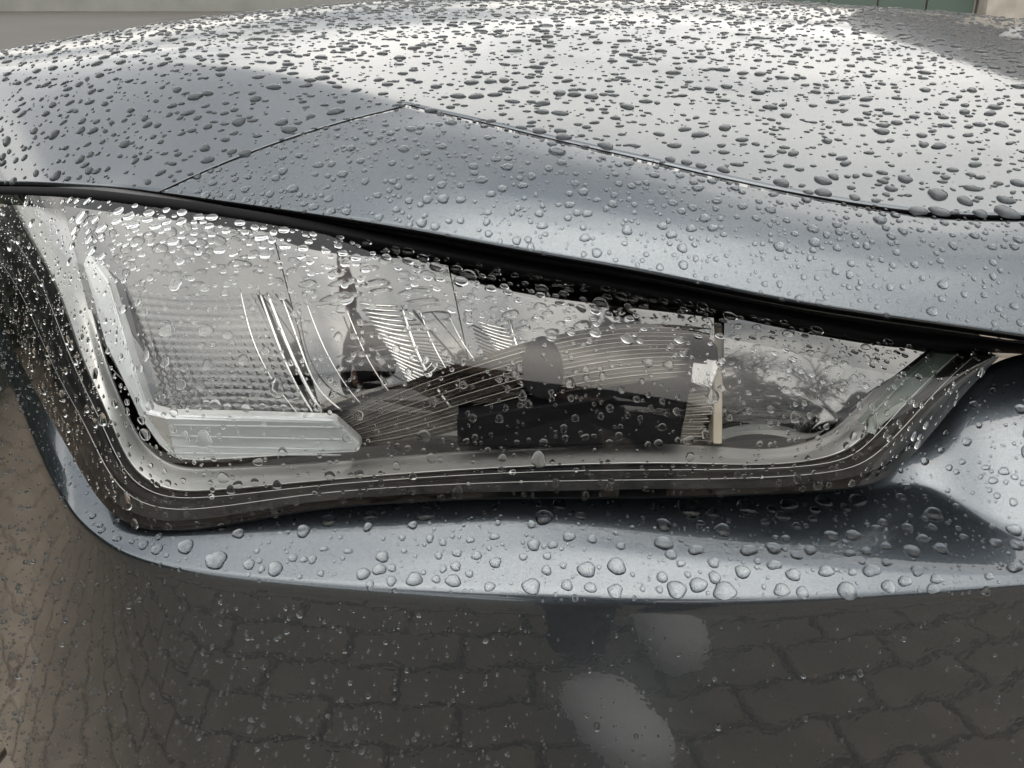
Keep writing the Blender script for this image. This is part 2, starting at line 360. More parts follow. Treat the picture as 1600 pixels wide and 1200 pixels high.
band('outer_bezel', K0, K1, [(-.06, .003), (.12, .006), (.42, .011), (.44, .015), (.74, .021), (.76, .025), (1, .030)], M['black_gloss'], 260, .6)
band('silver_trim', K1, K2, [(0, .029), (.06, .028), (.12, .029), (.55, .036), (.92, .046), (1.0, .047), (1.05, .056)], M['satin'], 260, .7)
for f_ in (.36, .78):
    pth = Irow([(a[0] + (b_[0] - a[0]) * f_, a[1] + (b_[1] - a[1]) * f_) for a, b_ in zip(K0, K1)][1:], .004)
    part(mesh_obj('bezel_line', *tube(spline(pth, 120), .00022, 5), M['satin']), head)
# reflectors: side-by-side bowls of metallised plastic
def bowl(name, top, bot, off, betas, mt, sag=.012, nu=60, nvv=24):
    """top/bot: pixel end points (left,right); betas: slope from the foot upwards"""
    rs = None; cols = []
    for i in range(nu + 1):
        u = i / nu; bx = bot[0][0] + (bot[1][0] - bot[0][0]) * u; by = bot[0][1] + (bot[1][1] - bot[0][1]) * u
        tx = top[0][0] + (top[1][0] - top[0][0]) * u; ty = top[0][1] + (top[1][1] - top[0][1]) * u
        q = (bx, by, DL(bx, by) + off + sag * 4 * u * (1 - u)); c = [P(*q)]
        for j in range(1, nvv + 1):
            f = j / nvv; bet = np.interp(f, np.linspace(0, 1, len(betas)), betas)
            q = climb(q, bx + (tx - bx) * f, by + (ty - by) * f, bet); c.append(P(*q))
        cols.append(c)
    G = np.array(cols).transpose(1, 0, 2)
    G = gsmooth(gsmooth(G.transpose(1, 0, 2), 6).transpose(1, 0, 2), 1.2)
    return part(grid_obj(name, G, mt, None), head), G
r1, GR1 = bowl('reflector', ((100, 322), (425, 364)), ((194, 724), (520, 720)), .060, (80, 72, 66, 62, 60), M['chrome'], .012)
r2, GR2 = bowl('reflector', ((427, 364), (700, 415)), ((522, 720), (760, 702)), .062, (82, 74, 67, 62, 60), M['chrome'], .010)
r3, GR3 = bowl('reflector', ((702, 415), (1115, 490)), ((762, 702), (1122, 697)), .064, (84, 76, 68, 62, 60), M['chrome'], .012)
r4, GR4 = bowl('reflector', ((1132, 492), (1450, 546)), ((1128, 697), (1260, 694)), .060, (82, 78, 73, 68, 64), M['chrome'], .004)
tag(r1, 'wide metallised reflector with fine grid beside the light guide'); tag(r4, 'smooth mirror reflector at the pointed end')
# ridges standing on the reflectors
def onG(G, u, v):
    j = v * (G.shape[0] - 1); i = u * (G.shape[1] - 1); j0 = min(int(j), G.shape[0] - 2); i0 = min(int(i), G.shape[1] - 2); a = j - j0; b_ = i - i0
    return (G[j0, i0] * (1 - a) * (1 - b_) + G[j0, i0 + 1] * (1 - a) * b_ + G[j0 + 1, i0] * a * (1 - b_) + G[j0 + 1, i0 + 1] * a * b_)
def behind(px, py, off): return I(px, py, off)
def rod_px(pts, off, r, n=14, k=5):
    p = spline(np.array([(x, y, 0) for x, y in pts], float), n)
    return tube(np.array([I(x, y, off) for x, y, _ in p]), r, k)
# prism facets: small pillows moulded into the reflector
def pillows(q, nx, ny, amp, off, k=5):
    G = []
    for j in range(ny * k + 1):
        f = j / (ny * k); row = []
        for i in range(nx * k + 1):
            u = i / (nx * k); x = (q[0][0] * (1 - u) + q[1][0] * u) * (1 - f) + (q[3][0] * (1 - u) + q[2][0] * u) * f
            y = (q[0][1] * (1 - u) + q[1][1] * u) * (1 - f) + (q[3][1] * (1 - u) + q[2][1] * u) * f + 7 * math.sin(math.pi * u) * (1 - 2 * f)
            row.append(P(x, y, gd(x, y) + off - amp * (.2 + .8 * f * (.4 + .6 * u)) * (abs(math.sin(u * nx * math.pi)) * abs(math.sin(f * ny * math.pi))) ** .6))
        G.append(row)
    return np.array(G)
q1 = ((200, 452), (400, 458), (486, 650), (256, 648))
px_ = proj(GR1.reshape(-1, 3)); pd_ = GR1.reshape(-1, 3)[:, 1]
Ac = np.stack([np.ones(len(px_)), px_[:, 0], px_[:, 1], px_[:, 0] ** 2, px_[:, 1] ** 2, px_[:, 0] * px_[:, 1]], 1) * 1.; cf = np.linalg.lstsq(Ac, pd_, rcond=None)[0]
def gd(x, y): return float(cf @ np.array([1, x, y, x * x, y * y, x * y]))
tag(part(grid_obj('prism_facets', pillows(q1, 15, 16, .0008, -.004), M['chrome'], None), head), kind='stuff')
for pts, r in (([(405, 455), (432, 530), (462, 600), (492, 650)], .0011), ([(418, 458), (450, 540), (480, 605), (505, 648)], .0016), ([(440, 462), (470, 545), (500, 610), (535, 642)], .0009),
               ([(375, 450), (395, 530), (430, 600), (470, 652)], .0006), ([(478, 470), (510, 550), (548, 612), (565, 632)], .0005), ([(540, 480), (580, 570), (620, 628)], .00045),
               ([(628, 478), (650, 545), (678, 600), (704, 636)], .0012), ([(655, 482), (680, 545), (720, 612)], .0006), ([(700, 490), (740, 560), (790, 606)], .0004), ([(797, 500), (812, 550), (845, 595), (880, 630)], .0011)):
    part(mesh_obj('reflector_edge', *rod_px(pts, .048, r * .7, 20, 6), M['bright']), head)
def hatch(a0, a1, b0, b1, n, r, off=.05):
    out_ = []
    for k in range(n):
        f = k / (n - 1); p0 = (a0[0] + (a1[0] - a0[0]) * f, a0[1] + (a1[1] - a0[1]) * f); p1 = (b0[0] + (b1[0] - b0[0]) * f, b0[1] + (b1[1] - b0[1]) * f)
        out_.append(rod_px([p0, ((p0[0] + p1[0]) / 2, (p0[1] + p1[1]) / 2 + 1.5), p1], off, r, 6, 5))
    return out_
tag(part(mesh_obj('reflector_ribs', *join(hatch((562, 474), (640, 600), (622, 478), (690, 632), 20, .0006)), M['bright']), head), kind='stuff')
tag(part(mesh_obj('reflector_ribs', *join(hatch((745, 502), (808, 598), (795, 515), (868, 622), 17, .0006)), M['bright']), head), kind='stuff')
tag(part(mesh_obj('reflector_ribs', *join(hatch((660, 570), (690, 632), (668, 560), (728, 612), 9, .0004)), M['bright']), head), kind='stuff')
# ribs shaped as mirrored paving rows, dark well, chrome end cap, divider
def ribbed(name, up, lo, n, amp, off, mt, nu=120):
    u_ = spline(np.array([(x, y, 0) for x, y in up], float), nu); l_ = spline(np.array([(x, y, 0) for x, y in lo], float), nu)
    G = []
    for j in range(n * 8 + 1):
        f = j / (n * 8); o = off + amp * abs(math.sin(f * n * math.pi)) ** .8
        G.append([I(a[0] + (b_[0] - a[0]) * f, a[1] + (b_[1] - a[1]) * f, o + .012 * f) for a, b_ in zip(u_, l_)])
    return tag(part(grid_obj(name, np.array(G), mt, None), head), kind='stuff')
ribbed('mirrored_paving_ribs', [(505, 662), (620, 604), (740, 560), (850, 528), (1000, 506), (1112, 513)], [(548, 700), (640, 690), (730, 668), (860, 636), (980, 615), (1085, 602)], 8, .0065, .038, M['chrome_dark'])  # added ribs stand in for the paving rows mirrored here
ribbed('mirrored_paving_ribs', [(1078, 606), (1112, 600)], [(1062, 692), (1112, 694)], 8, .004, .044, M['chrome_dark'], 12)
def slab(name, pts, off, th, mt, bevel=.0012, tilt=0):
    """flat-faced bevelled block from a pixel outline; off/tilt: depth behind the cover"""
    n = len(pts); cy0 = sum(p[1] for p in pts) / n
    fr_ = [I(x, y, off) for x, y in pts]
    bk = [p + np.array([0, th, -th * .1]) for p in fr_]
    V = fr_ + bk; Fs = [tuple(range(n)), tuple(range(2 * n - 1, n - 1, -1))] + [(i, i + n, (i + 1) % n + n, (i + 1) % n) for i in range(n)]
    o = part(mesh_obj(name, V, Fs, mt, None, False), head)
    if bevel:
        bv = o.modifiers.new('edge', 'BEVEL'); bv.width = bevel; bv.segments = 3; bv.limit_method = 'NONE'
    return o
slab('lamp_well', [(714, 655), (800, 640), (900, 628), (1000, 614), (1078, 604), (1070, 650), (1060, 694), (890, 697), (715, 699)], .034, .02, M['rubber'])
slab('mirrored_head_oval', [(848 + 33 * math.cos(a_ / 24 * 6.2832) * (1 + .12 * math.sin(a_ / 24 * 6.2832)), 578 + 47 * math.sin(a_ / 24 * 6.2832)) for a_ in range(24)], .033, .01, M['rubber'], .002)  # added black oval, stands in for the photographer's mirrored head
slab('end_cap', [(1082, 524), (1122, 540), (1126, 575), (1112, 612), (1078, 598)], .036, .012, M['chrome'], .002)
slab('divider', [(1115, 505), (1130, 508), (1129, 694), (1114, 694)], .040, .02, M['beige'], .001)
# light guide: L-shaped
slab('light_guide', [(116, 380), (126, 380), (168, 440), (196, 540), (232, 640), (262, 648), (400, 651), (520, 655), (564, 694), (560, 708), (440, 714), (310, 722), (272, 718), (246, 696), (215, 650), (168, 540)], .028, .012, M['guide'], .003)
for gy0, gy1 in ((664, 668), (681, 687), (697, 703), (708, 711)):
    part(mesh_obj('guide_step', *rod_px([(262, gy0), (400, (gy0 + gy1) / 2), (545 - abs(690 - gy1) * .6, gy1)], .0275, .0006, 16, 5), M['guide']), head)
slab('side_marker', [(1408, 600), (1462, 552), (1500, 555), (1440, 610), (1372, 672), (1345, 664)], .020, .008, M['green_clear'], .001)

# ================================================================== SETTING
g = mesh_obj('ground', [(-80, -80, -.012), (80, -80, -.012), (80, 80, -.012), (-80, 80, -.012)], [(0, 1, 2, 3)], M['sand']); tag(g, kind='structure')
# wavy interlocking pavers
PL, PW = .225, .1125
def paver_mesh():
    top = []
    n = 13; jn = .0045
    wv = lambda x: .0095 * math.sin(4 * math.pi * x / PL)
    xs = np.linspace(jn, PL - jn, n)
    ol = [(x, wv(x) + jn) for x in xs] + [(x, PW + wv(x) - jn) for x in xs[::-1]]
    V = [(x, y, .060) for x, y in ol]; c = np.mean(np.array(ol), 0)
    V2 = [(c[0] + (x - c[0]) * .955, c[1] + (y - c[1]) * .92, .0655) for x, y in ol]
    V3 = [(x, y, .0) for x, y in ol]
    m_ = len(ol); Vs = V2 + V + V3; Fs = [tuple(range(m_))]
    for i in range(m_):
        k = (i + 1) % m_; Fs.append((i, i + m_, k + m_, k)); Fs.append((i + m_, i + 2 * m_, k + 2 * m_, k + m_))
    Fs2 = []
    h = m_ // 2
    for i in range(h - 1): Fs2.append((i, i + 1, m_ - 2 - i, m_ - 1 - i))
    return Vs, Fs2 + Fs[1:]
pV, pF = paver_mesh()
pme = bpy.data.meshes.new('paver'); pme.from_pydata(pV, [], pF); pme.materials.append(M['paver'])
spots = []
for r_ in range(-40, 110):
    for c_ in range(-30, 30):
        x = c_ * PL + (r_ % 2) * PL / 2; y = r_ * PW - .2; spots.append((x, y))
ang = R(-7); ca, sa = math.cos(ang), math.sin(ang)
def rot(x, y): return (ca * x - sa * y, sa * x + ca * y)
spots = [(x, y) for x, y in spots if rot(x, y)[1] > -3.5 and rot(x, y)[1] < 8 and abs(rot(x, y)[0]) < 6]
key = lambda s: (rot(*s)[0] * .8) ** 2 + (rot(*s)[1] + .45) ** 2
spots.sort(key=key)
for x, y in spots[:290]:
    o = link(bpy.data.objects.new('paver', pme), g); X, Y = rot(x, y); o.location = (X, Y, -.0655 + random.uniform(-.0012, .0012)); o.rotation_euler = (random.gauss(0, .006), random.gauss(0, .006), ang)
pv = np.array(pV); VV = []; FF = []; cnt = 0
for x, y in spots[290:]:
    zz = -.0655 + random.uniform(-.0012, .0012); X = ca * (pv[:, 0]) - sa * pv[:, 1]; Y = sa * pv[:, 0] + ca * pv[:, 1]; rx, ry = rot(x, y)
    VV.append(np.stack([X + rx, Y + ry, pv[:, 2] + zz], 1)); FF += [tuple(i + cnt for i in f) for f in pF[:len(pF)]]; cnt += len(pv)
tag(mesh_obj('far_pavers', np.concatenate(VV), FF, M['paver'], g, False), kind='stuff')


M['yard'] = noise_col(mat('worn_yard_concrete', (.085, .082, .076), .8), (.075, .072, .066), (.095, .092, .085), .4, 8)
for nm, y0, y1 in (('yard', 7.9, 80), ('yard', -80, -3.4)):
    tag(mesh_obj(nm, [(-80, y0, .006), (80, y0, .006), (80, y1, .006), (-80, y1, .006)], [(0, 1, 2, 3)], M['yard']), kind='structure')
# ---- building behind the car on the right
bd = link(bpy.data.objects.new('workshop_building', None)); bd.location = (3, 12, 0); tag(bd, 'workshop building with green panels, beige pillar and white door', 'building')
def box(name, x0, x1, y0, y1, z0, z1, mt, parent, loc=(0, 0, 0), bevel=0):
    V = [(x, y, z) for z in (z0, z1) for y in (y0, y1) for x in (x0, x1)]
    V = [(a - loc[0], b_ - loc[1], c - loc[2]) for a, b_, c in V]
    o = mesh_obj(name, V, [(0, 2, 3, 1), (4, 5, 7, 6), (0, 1, 5, 4), (2, 6, 7, 3), (0, 4, 6, 2), (1, 3, 7, 5)], mt, parent, False)
    if bevel: bv = o.modifiers.new('b', 'BEVEL'); bv.width = bevel; bv.segments = 2
    return o
bl = (3, 12, 0)
M['cladding'] = noise_col(mat('dark_cladding', (.11, .105, .1), .7), (.09, .086, .08), (.13, .124, .116), 3)
arc = [(x, 3.0 + 5.6 * math.sqrt(max(0, 1 - ((16 - x) / 10.6) ** 2))) for x in (5.4, 5.5, 5.7, 6, 6.5, 7.2, 8, 9, 10.5, 12, 14, 16, 18, 20, 22, 24)]
prof = [(24, 0), (5.4, 0)] + arc; n_ = len(prof)
mesh_obj('wall', [(x - 3, .25, z) for x, z in prof] + [(x - 3, 4, z) for x, z in prof], [tuple(range(n_)), tuple(range(2 * n_ - 1, n_ - 1, -1))] + [(i, i + n_, (i + 1) % n_ + n_, (i + 1) % n_) for i in range(n_)], M['cladding'], bd, False)
grid_obj('roof', np.array([[(x - 3, y, z + dz) for x, z in arc] for y, dz in ((.05, .02), (.0, .1), (.05, .22), (4.1, .22))]), M['housing'], bd)
box('annex_wall', 2.9, 5.395, 12.25, 14, 0, 1.75, M['pillar'], bd, bl)
for k in range(4): box('green_panel', 3.1 + k * .57, 3.1 + k * .57 + .54, 12.19, 12.245, .02, 1.5, M['green'], bd, bl, .01)
box('pillar', 5.42, 6.02, 12.0, 12.245, 0, 2.6, M['pillar'], bd, bl)
dr = box('roller_door', 6.1, 9.6, 12.215, 12.245, 0, 3.4, M['housing'], bd, bl)
for k in range(17): box('slat', 6.1, 9.6, 12.18, 12.213, .01 + k * .2, .195 + k * .2, M['door'], dr, bl, .015)
for k in range(4):
    wn = box('window', 9.2 + k * 1.9, 10.7 + k * 1.9, 12.2, 12.245, 4.3, 6.6, M['dark_glass'], bd, bl)
    box('frame', 9.2 + k * 1.9 - .12, 9.2 + k * 1.9 - .005, 12.18, 12.24, 4.2, 6.7, M['concrete'], wn, bl)
wl_ = box('yard_wall', -16, -1.2, 17, 17.25, 0, .9, M['concrete'], None); tag(wl_, 'low pale concrete wall behind the car', 'wall')
wl_.name = 'yard_wall'

# ---- bare trees across the yard (mirrored in the lamp)
def tree_mesh(seed):
    rr = random.Random(seed); parts = []
    def grow(p, d, L, r, lev):
        n = 4; path = [p]; dd = d.copy()
        for k in range(n):
            dd = dd + np.array([rr.gauss(0, .13), rr.gauss(0, .13), rr.gauss(.03, .08)]); dd /= np.linalg.norm(dd); path.append(path[-1] + dd * L / n)
        parts.append(tube(path, np.linspace(r, r * .6, n + 1), 5 if lev < 2 else 3))
        if lev >= 5: return
        for k in range(3 if lev < 4 else 2):
            s_ = path[rr.randint(2, n)] if k else path[-1]
            nd = dd + np.array([rr.gauss(0, .55), rr.gauss(0, .55), rr.gauss(.12, .3)]); nd /= np.linalg.norm(nd)
            grow(s_, nd, L * rr.uniform(.6, .82), max(r * .62, .012), lev + 1)
    grow(np.array([0., 0, 0]), np.array([0, 0, 1.]), 2.2, .17, 0)
    return join(parts)
for k, (x, y, s_) in enumerate(((2.2, -11, .85), (3.9, -12.2, .95), (5.3, -10.6, .8), (7.2, -11.8, .95), (9.0, -11.2, .85))):
    tr_ = link(bpy.data.objects.new('bare_tree', None)); tr_.location = (x, y, 0); tr_.scale = (s_,) * 3; tr_.rotation_euler.z = k * 1.3
    tag(tr_, 'leafless tree, %s in the row mirrored in the headlight' % ('first', 'second', 'third', 'fourth', 'fifth')[k], 'tree', 'bare trees across the yard')
    V, Fs = tree_mesh(k + 3); nt_ = 30
    mesh_obj('trunk', V[:25], [f for f in Fs if max(f) < 25], M['bark'], tr_)
    mesh_obj('crown', V[25:], [tuple(i - 25 for i in f) for f in Fs if min(f) >= 25], M['bark'], tr_)


# ---- hedge at the foot of the trees, added to darken the mirrored lamp end
hv = []; hf = []
for k in range(16000):
    x = random.uniform(1.0, 11); y = random.uniform(-10.6, -9.6); z = random.uniform(0, 1) ** .8 * (2.3 + .5 * math.sin(x * 1.1) + .25 * math.sin(x * 4.1))
    c_ = np.array([x, y, z]); a_ = rng.normal(size=3) * .06; b_ = rng.normal(size=3) * .06; o_ = len(hv); hv += [c_ - a_, c_ + b_, c_ + a_]; hf.append((o_, o_ + 1, o_ + 2))
tag(mesh_obj('hedge', hv, hf, mat('hedge_leaves', (.035, .05, .022), .6), None, False), 'added dark clipped hedge below the leafless trees, out of view', 'hedge')

hv = []; hf = []  # unseen hedge added at left to darken reflections in flank and lamp cover
for k in range(12000):
    y = random.uniform(-2.6, 2.9); x = random.uniform(-3.0, -2.3); z = random.uniform(0, 1) ** .8 * (1.25 + .15 * math.sin(y * 2.3) + .12 * math.sin(y * 5.9))
    c_ = np.array([x, y, z]); a_ = rng.normal(size=3) * .055; b_ = rng.normal(size=3) * .055; o_ = len(hv); hv += [c_ - a_, c_ + b_, c_ + a_]; hf.append((o_, o_ + 1, o_ + 2))
tag(mesh_obj('hedge', hv, hf, mat('evergreen_leaves', (.03, .042, .02), .6), None, False), 'added tall dark hedge out of view beside the car, mirrored in its left flank', 'hedge')

# ---- the photographer, mirrored in paint and lamp
def skinned(name, nodes, edges, mt, parent, sub=2, root=0):
    me = bpy.data.meshes.new(name); me.from_pydata([n_[0] for n_ in nodes], edges, []); me.materials.append(mt)
    o = link(bpy.data.objects.new(name, me), parent); sk = o.modifiers.new('skin', 'SKIN'); sk.use_smooth_shade = True
    for k, n_ in enumerate(nodes):
        me.skin_vertices[0].data[k].radius = (n_[1], n_[1] if len(n_) < 3 else n_[2]); me.skin_vertices[0].data[k].use_root = (k == root)
    ss = o.modifiers.new('sub', 'SUBSURF'); ss.levels = sub; ss.render_levels = sub
    return o
pe = link(bpy.data.objects.new('person', None)); pe.location = (.1, -.4, 0); tag(pe, 'person in dark jacket bending to photograph the car with a phone', 'person')
pl_ = Vector(pe.location)
M['trousers'] = noise_col(mat('grey_trousers', (.05, .052, .058), .85), (.035, .037, .042), (.07, .072, .08), 25)
M['shoe'] = mat('off_white_shoe', (.72, .70, .66), .6); M['skin'] = mat('skin', (.45, .27, .2), .5); M['hair'] = mat('dark_hair', (.03, .022, .016), .6)
def rel(l): return [((n_[0][0] - pl_.x, n_[0][1] - pl_.y, n_[0][2]),) + tuple(n_[1:]) for n_ in l]
body = [((.1, -.62, .88), .15), ((.09, -.55, 1.05), .145), ((.07, -.46, 1.22), .16), ((.06, -.40, 1.33), .12), ((.05, -.36, 1.40), .06), ((.04, -.31, 1.47), .055)]
be = [(0, 1), (1, 2), (2, 3), (3, 4), (4, 5)]
for s_ in (-1, 1):
    k = len(body); body += [((.06 + s_ * .17, -.40, 1.32), .075), ((.06 + s_ * .27, -.34, 1.10), .055), ((.05 + s_ * .2, -.2, 1.0), .045), ((.02 + s_ * .1, -.085, .965), .03)]
    be += [(3, k), (k, k + 1), (k + 1, k + 2), (k + 2, k + 3)]
skinned('jacket', rel(body), be, M['jacket'], pe)
legs = [((.1, -.62, .88), .14), ((.19, -.60, .82), .10), ((.27, -.44, .47), .07), ((.205, -.41, .12), .052), ((.04, -.58, .82), .10), ((.05, -.24, .50), .072), ((.052, -.08, .12), .052)]
skinned('trousers', rel(legs), [(0, 1), (1, 2), (2, 3), (0, 4), (4, 5), (5, 6)], M['trousers'], pe)
shoes = [[((.205, -.44, .055), .056), ((.225, -.33, .065), .07), ((.24, -.22, .055), .074), ((.245, -.14, .035), .042)], [((.05, -.10, .055), .054), ((.095, -.02, .062), .066), ((.14, .06, .052), .068), ((.17, .12, .032), .038)]]
for s_ in (-1, 1):
    skinned('shoe', rel(shoes[(s_ + 1) // 2]), [(0, 1), (1, 2), (2, 3)], M['shoe'], pe)
    hx = .02 + s_ * .095
    hand = [((hx, -.085, .965), .022), ((hx - s_ * .008, -.055, .968), .026), ((hx - s_ * .014, -.035, .972), .02)]; he = [(0, 1), (1, 2)]
    for f in range(4):
        k = len(hand); z = .995 - f * .017; hand += [((hx - s_ * .016, -.024, z), .009), ((hx - s_ * .03, -.012, z), .008), ((hx - s_ * .044, -.016, z - .002), .007)]; he += [(2, k), (k, k + 1), (k + 1, k + 2)]
    k = len(hand); hand += [((hx - s_ * .012, -.045, .99), .01), ((hx - s_ * .03, -.04, 1.0), .009), ((hx - s_ * .045, -.036, .995), .008)]; he += [(1, k), (k, k + 1), (k + 1, k + 2)]
    skinned('hand', rel(hand), he, M['skin'], pe)
hd = skinned('head', rel([((.045, -.33, 1.47), .06), ((.04, -.29, 1.53), .082), ((.04, -.275, 1.60), .088), ((.04, -.285, 1.66), .06), ((.04, -.185, 1.565), .014), ((.04, -.205, 1.52), .03), ((-.045, -.29, 1.57), .016), ((.125, -.29, 1.57), .016)]), [(0, 1), (1, 2), (2, 3), (2, 4), (1, 5), (2, 6), (2, 7)], M['skin'], pe)
skinned('hair', rel([((.04, -.34, 1.54), .06), ((.04, -.325, 1.62), .09), ((.04, -.28, 1.675), .07), ((.04, -.225, 1.665), .04)]), [(0, 1), (1, 2), (2, 3)], M['hair'], pe)
ph = box('phone', -.078, .078, -.0195, -.0115, .934, 1.006, M['black_gloss'], None, (0, 0, 0), .003); tag(ph, 'black phone held sideways by the photographer', 'phone')

# ================================================================== RAIN
def template(ns, nr, hgt, seed, irr=.1, bottom=True, tail=0.):
    r_ = random.Random(seed); V = []; Fs = []
    ph = [r_.uniform(0, 6.28) for _ in range(4)]; am = [irr * r_.uniform(.3, 1) for _ in range(4)]
    for j in range(nr):
        a = (j / nr) * (math.pi / 2)
        rad = math.cos(a) ** .8; z = hgt * math.sin(a)
        for s in range(ns):
            an = 2 * math.pi * s / ns
            k = 1 + (am[0] * math.cos(2 * an + ph[0]) + am[1] * .8 * math.cos(3 * an + ph[1]) + am[2] * .4 * math.cos(5 * an + ph[2])) * (1 - .3 * j / nr)
            x = rad * k * math.cos(an); y = rad * k * math.sin(an)
            if tail: x *= 1 + tail * .5 * y / 1.; y *= 1.0
            V.append((x, y, z * (1 - .25 * tail * y)))
    V.append((0, 0, hgt))
    for j in range(nr - 1):
        for s in range(ns):
            a, b_ = j * ns + s, j * ns + (s + 1) % ns; Fs += [(a, b_, b_ + ns), (a, b_ + ns, a + ns)]
    ap = nr * ns
    for s in range(ns): Fs.append(((nr - 1) * ns + s, (nr - 1) * ns + (s + 1) % ns, ap))
    if bottom:
        o = len(V)
        for s in range(ns): V.append(V[s])
        V.append((0, 0, 0))
        for s in range(ns): Fs.append((o + (s + 1) % ns, o + s, o + ns))
    return np.array(V), np.array(Fs)
def fast_mesh(name, V, T, under=None):
    me = bpy.data.meshes.new(name); me.vertices.add(len(V)); me.vertices.foreach_set('co', np.asarray(V, np.float32).ravel())
    me.loops.add(len(T) * 3); me.loops.foreach_set('vertex_index', np.asarray(T, np.int32).ravel())
    me.polygons.add(len(T)); me.polygons.foreach_set('loop_start', np.arange(0, len(T) * 3, 3, dtype=np.int32)); me.polygons.foreach_set('loop_total', np.full(len(T), 3, np.int32))
    me.polygons.foreach_set('use_smooth', np.ones(len(T), bool)); me.update(calc_edges=True); me.materials.append(M['water']); me.materials.append(M['wet'])
    if under is not None: me.polygons.foreach_set('material_index', np.asarray(under, np.int32))
    return me
def oriented(G):
    n = gridnormal(G); s = np.sign(np.einsum('jik,jik->ji', n, np.array([0, 0, CZ]) - G))[..., None]; return n * s
SURF = {'bonnet': (Gh, keepb), 'panel': (Gh, keepp), 'lens': (Gl, None), 'bumper': (Gbm, None)}
BV = {}
for k, (G, kp) in SURF.items():
    fs = grid_faces(G.shape[0], G.shape[1], kp); BV[k] = BVHTree.FromPolygons([Vector(v) for v in G.reshape(-1, 3)], fs)
CAMP = Vector((0, 0, CZ))
def hit(px, py):
    d = (Vector(P(px, py, 1.0)) - CAMP).normalized(); best = None
    for k, b_ in BV.items():
        h = b_.ray_cast(CAMP, d)
        if h[0] is not None and (best is None or h[3] < best[3]): best = (h[0], h[1] if h[1].dot(d) < 0 else -h[1], k, h[3])
    return best
drops = []        # (pos, normal, r, stretch, rotation, kind, surface, px, py, rpx)
hashg = {}
HC = .008
def free(p, r):
    c = tuple(int(math.floor(x / HC)) for x in p); k_ = 2 if r > .004 else 1
    for a in range(c[0] - k_, c[0] + k_ + 1):
        for b_ in range(c[1] - k_, c[1] + k_ + 1):
            for d in range(c[2] - k_, c[2] + k_ + 1):
                for q, rq in hashg.get((a, b_, d), ()):
                    if (p[0] - q[0]) ** 2 + (p[1] - q[1]) ** 2 + (p[2] - q[2]) ** 2 < (.98 * (r + rq)) ** 2: return False
    return True
def put(p, n, r, st_, rz, surf, px, py, rpx, big):
    hashg.setdefault(tuple(int(math.floor(x / HC)) for x in p), []).append((tuple(p), r)); drops.append((np.array(p), np.array(n), r, st_, rz, surf, px, py, rpx, big))
Z5 = "285 830 48,480 825 38,627 818 32,750 805 32,868 803 34,1018 793 20,1130 852 36,1410 908 28,193 890 30,398 908 32,193 953 34,606 858 26,776 928 28,850 926 30,488 978 30,575 970 30,702 978 24,655 995 22,838 988 20,895 980 22,1055 980 32,1155 972 30,1093 938 25,963 963 22,30 1033 35,218 992 22,305 977 26,367 1020 22,467 1052 28,577 1028 24,643 1062 27,915 1047 30,1073 1048 24,1030 1085 24,1140 1077 22,973 1103 26,830 1118 36,757 1050 26,603 1115 28,675 1124 24,405 1118 40,238 1113 36,313 1098 32,370 1072 24,25 1118 28,1128 1110 22,1312 1118 18,1415 960 28,1345 952 26,1410 1038 28,1100 668 16,1375 703 18,1337 735 16,1408 810 16,1270 470 15,1157 630 12,1210 705 11,1185 690 13,1230 670 12,1312 690 13,1325 768 10,1382 740 10,1035 755 18,848 1053 16,253 1023 16,320 885 17,967 1020 20,1322 1068 16,930 900 18,1040 898 22,1125 897 18,955 882 20,617 937 18,655 893 18,365 850 24,718 838 20,710 868 18"
Z6 = "675 190 36,580 148 28,490 157 20,448 143 18,366 123 15,778 204 20,860 217 27,948 100 24,745 108 20,1027 68 25,1158 52 22,1330 48 30,1195 180 22,1135 233 23,1225 215 15,1223 255 18,1295 250 27,1363 250 15,1416 255 25,1424 210 18,1428 168 16,1490 176 17,1548 198 20,1467 233 14,1530 273 18,1545 117 15,1088 162 13,1012 155 12,950 189 12,1003 232 12,290 53 12,313 82 11,412 133 10,1470 128 13"
Z7 = "100 57 30,215 53 18,68 143 22,127 143 16,178 118 20,250 125 17,108 222 18,233 220 30,60 272 30,172 269 20,245 276 20,35 180 14,160 207 12,110 178 14"
Z1 = "1285 403 18,1330 477 17,1382 458 17,1263 465 20,1097 463 17,995 516 16,1036 513 15,1070 545 18,915 590 20,862 557 16,985 545 12,1127 503 15,1225 510 14,1165 447 14,883 493 14,935 486 14,1550 498 16,1585 522 20,1505 562 20,1570 590 17,1535 607 15,1480 520 17,1347 555 14,1380 578 17,1335 624 18,1385 622 20,1440 625 16,1440 580 13,1280 555 13,1228 568 14,1180 610 14,1278 628 14,1240 655 14,1185 680 15,1083 662 16,1035 660 16,980 647 17,1028 622 15,950 638 12,825 632 15,770 625 13,725 617 15,665 573 14,700 572 10,620 598 12,775 553 13,730 545 12,1360 708 16,1440 690 13,1527 730 14,1525 665 12,1525 430 14,1410 382 20,1450 488 12,1205 390 12,1050 468 10,1470 458 10"
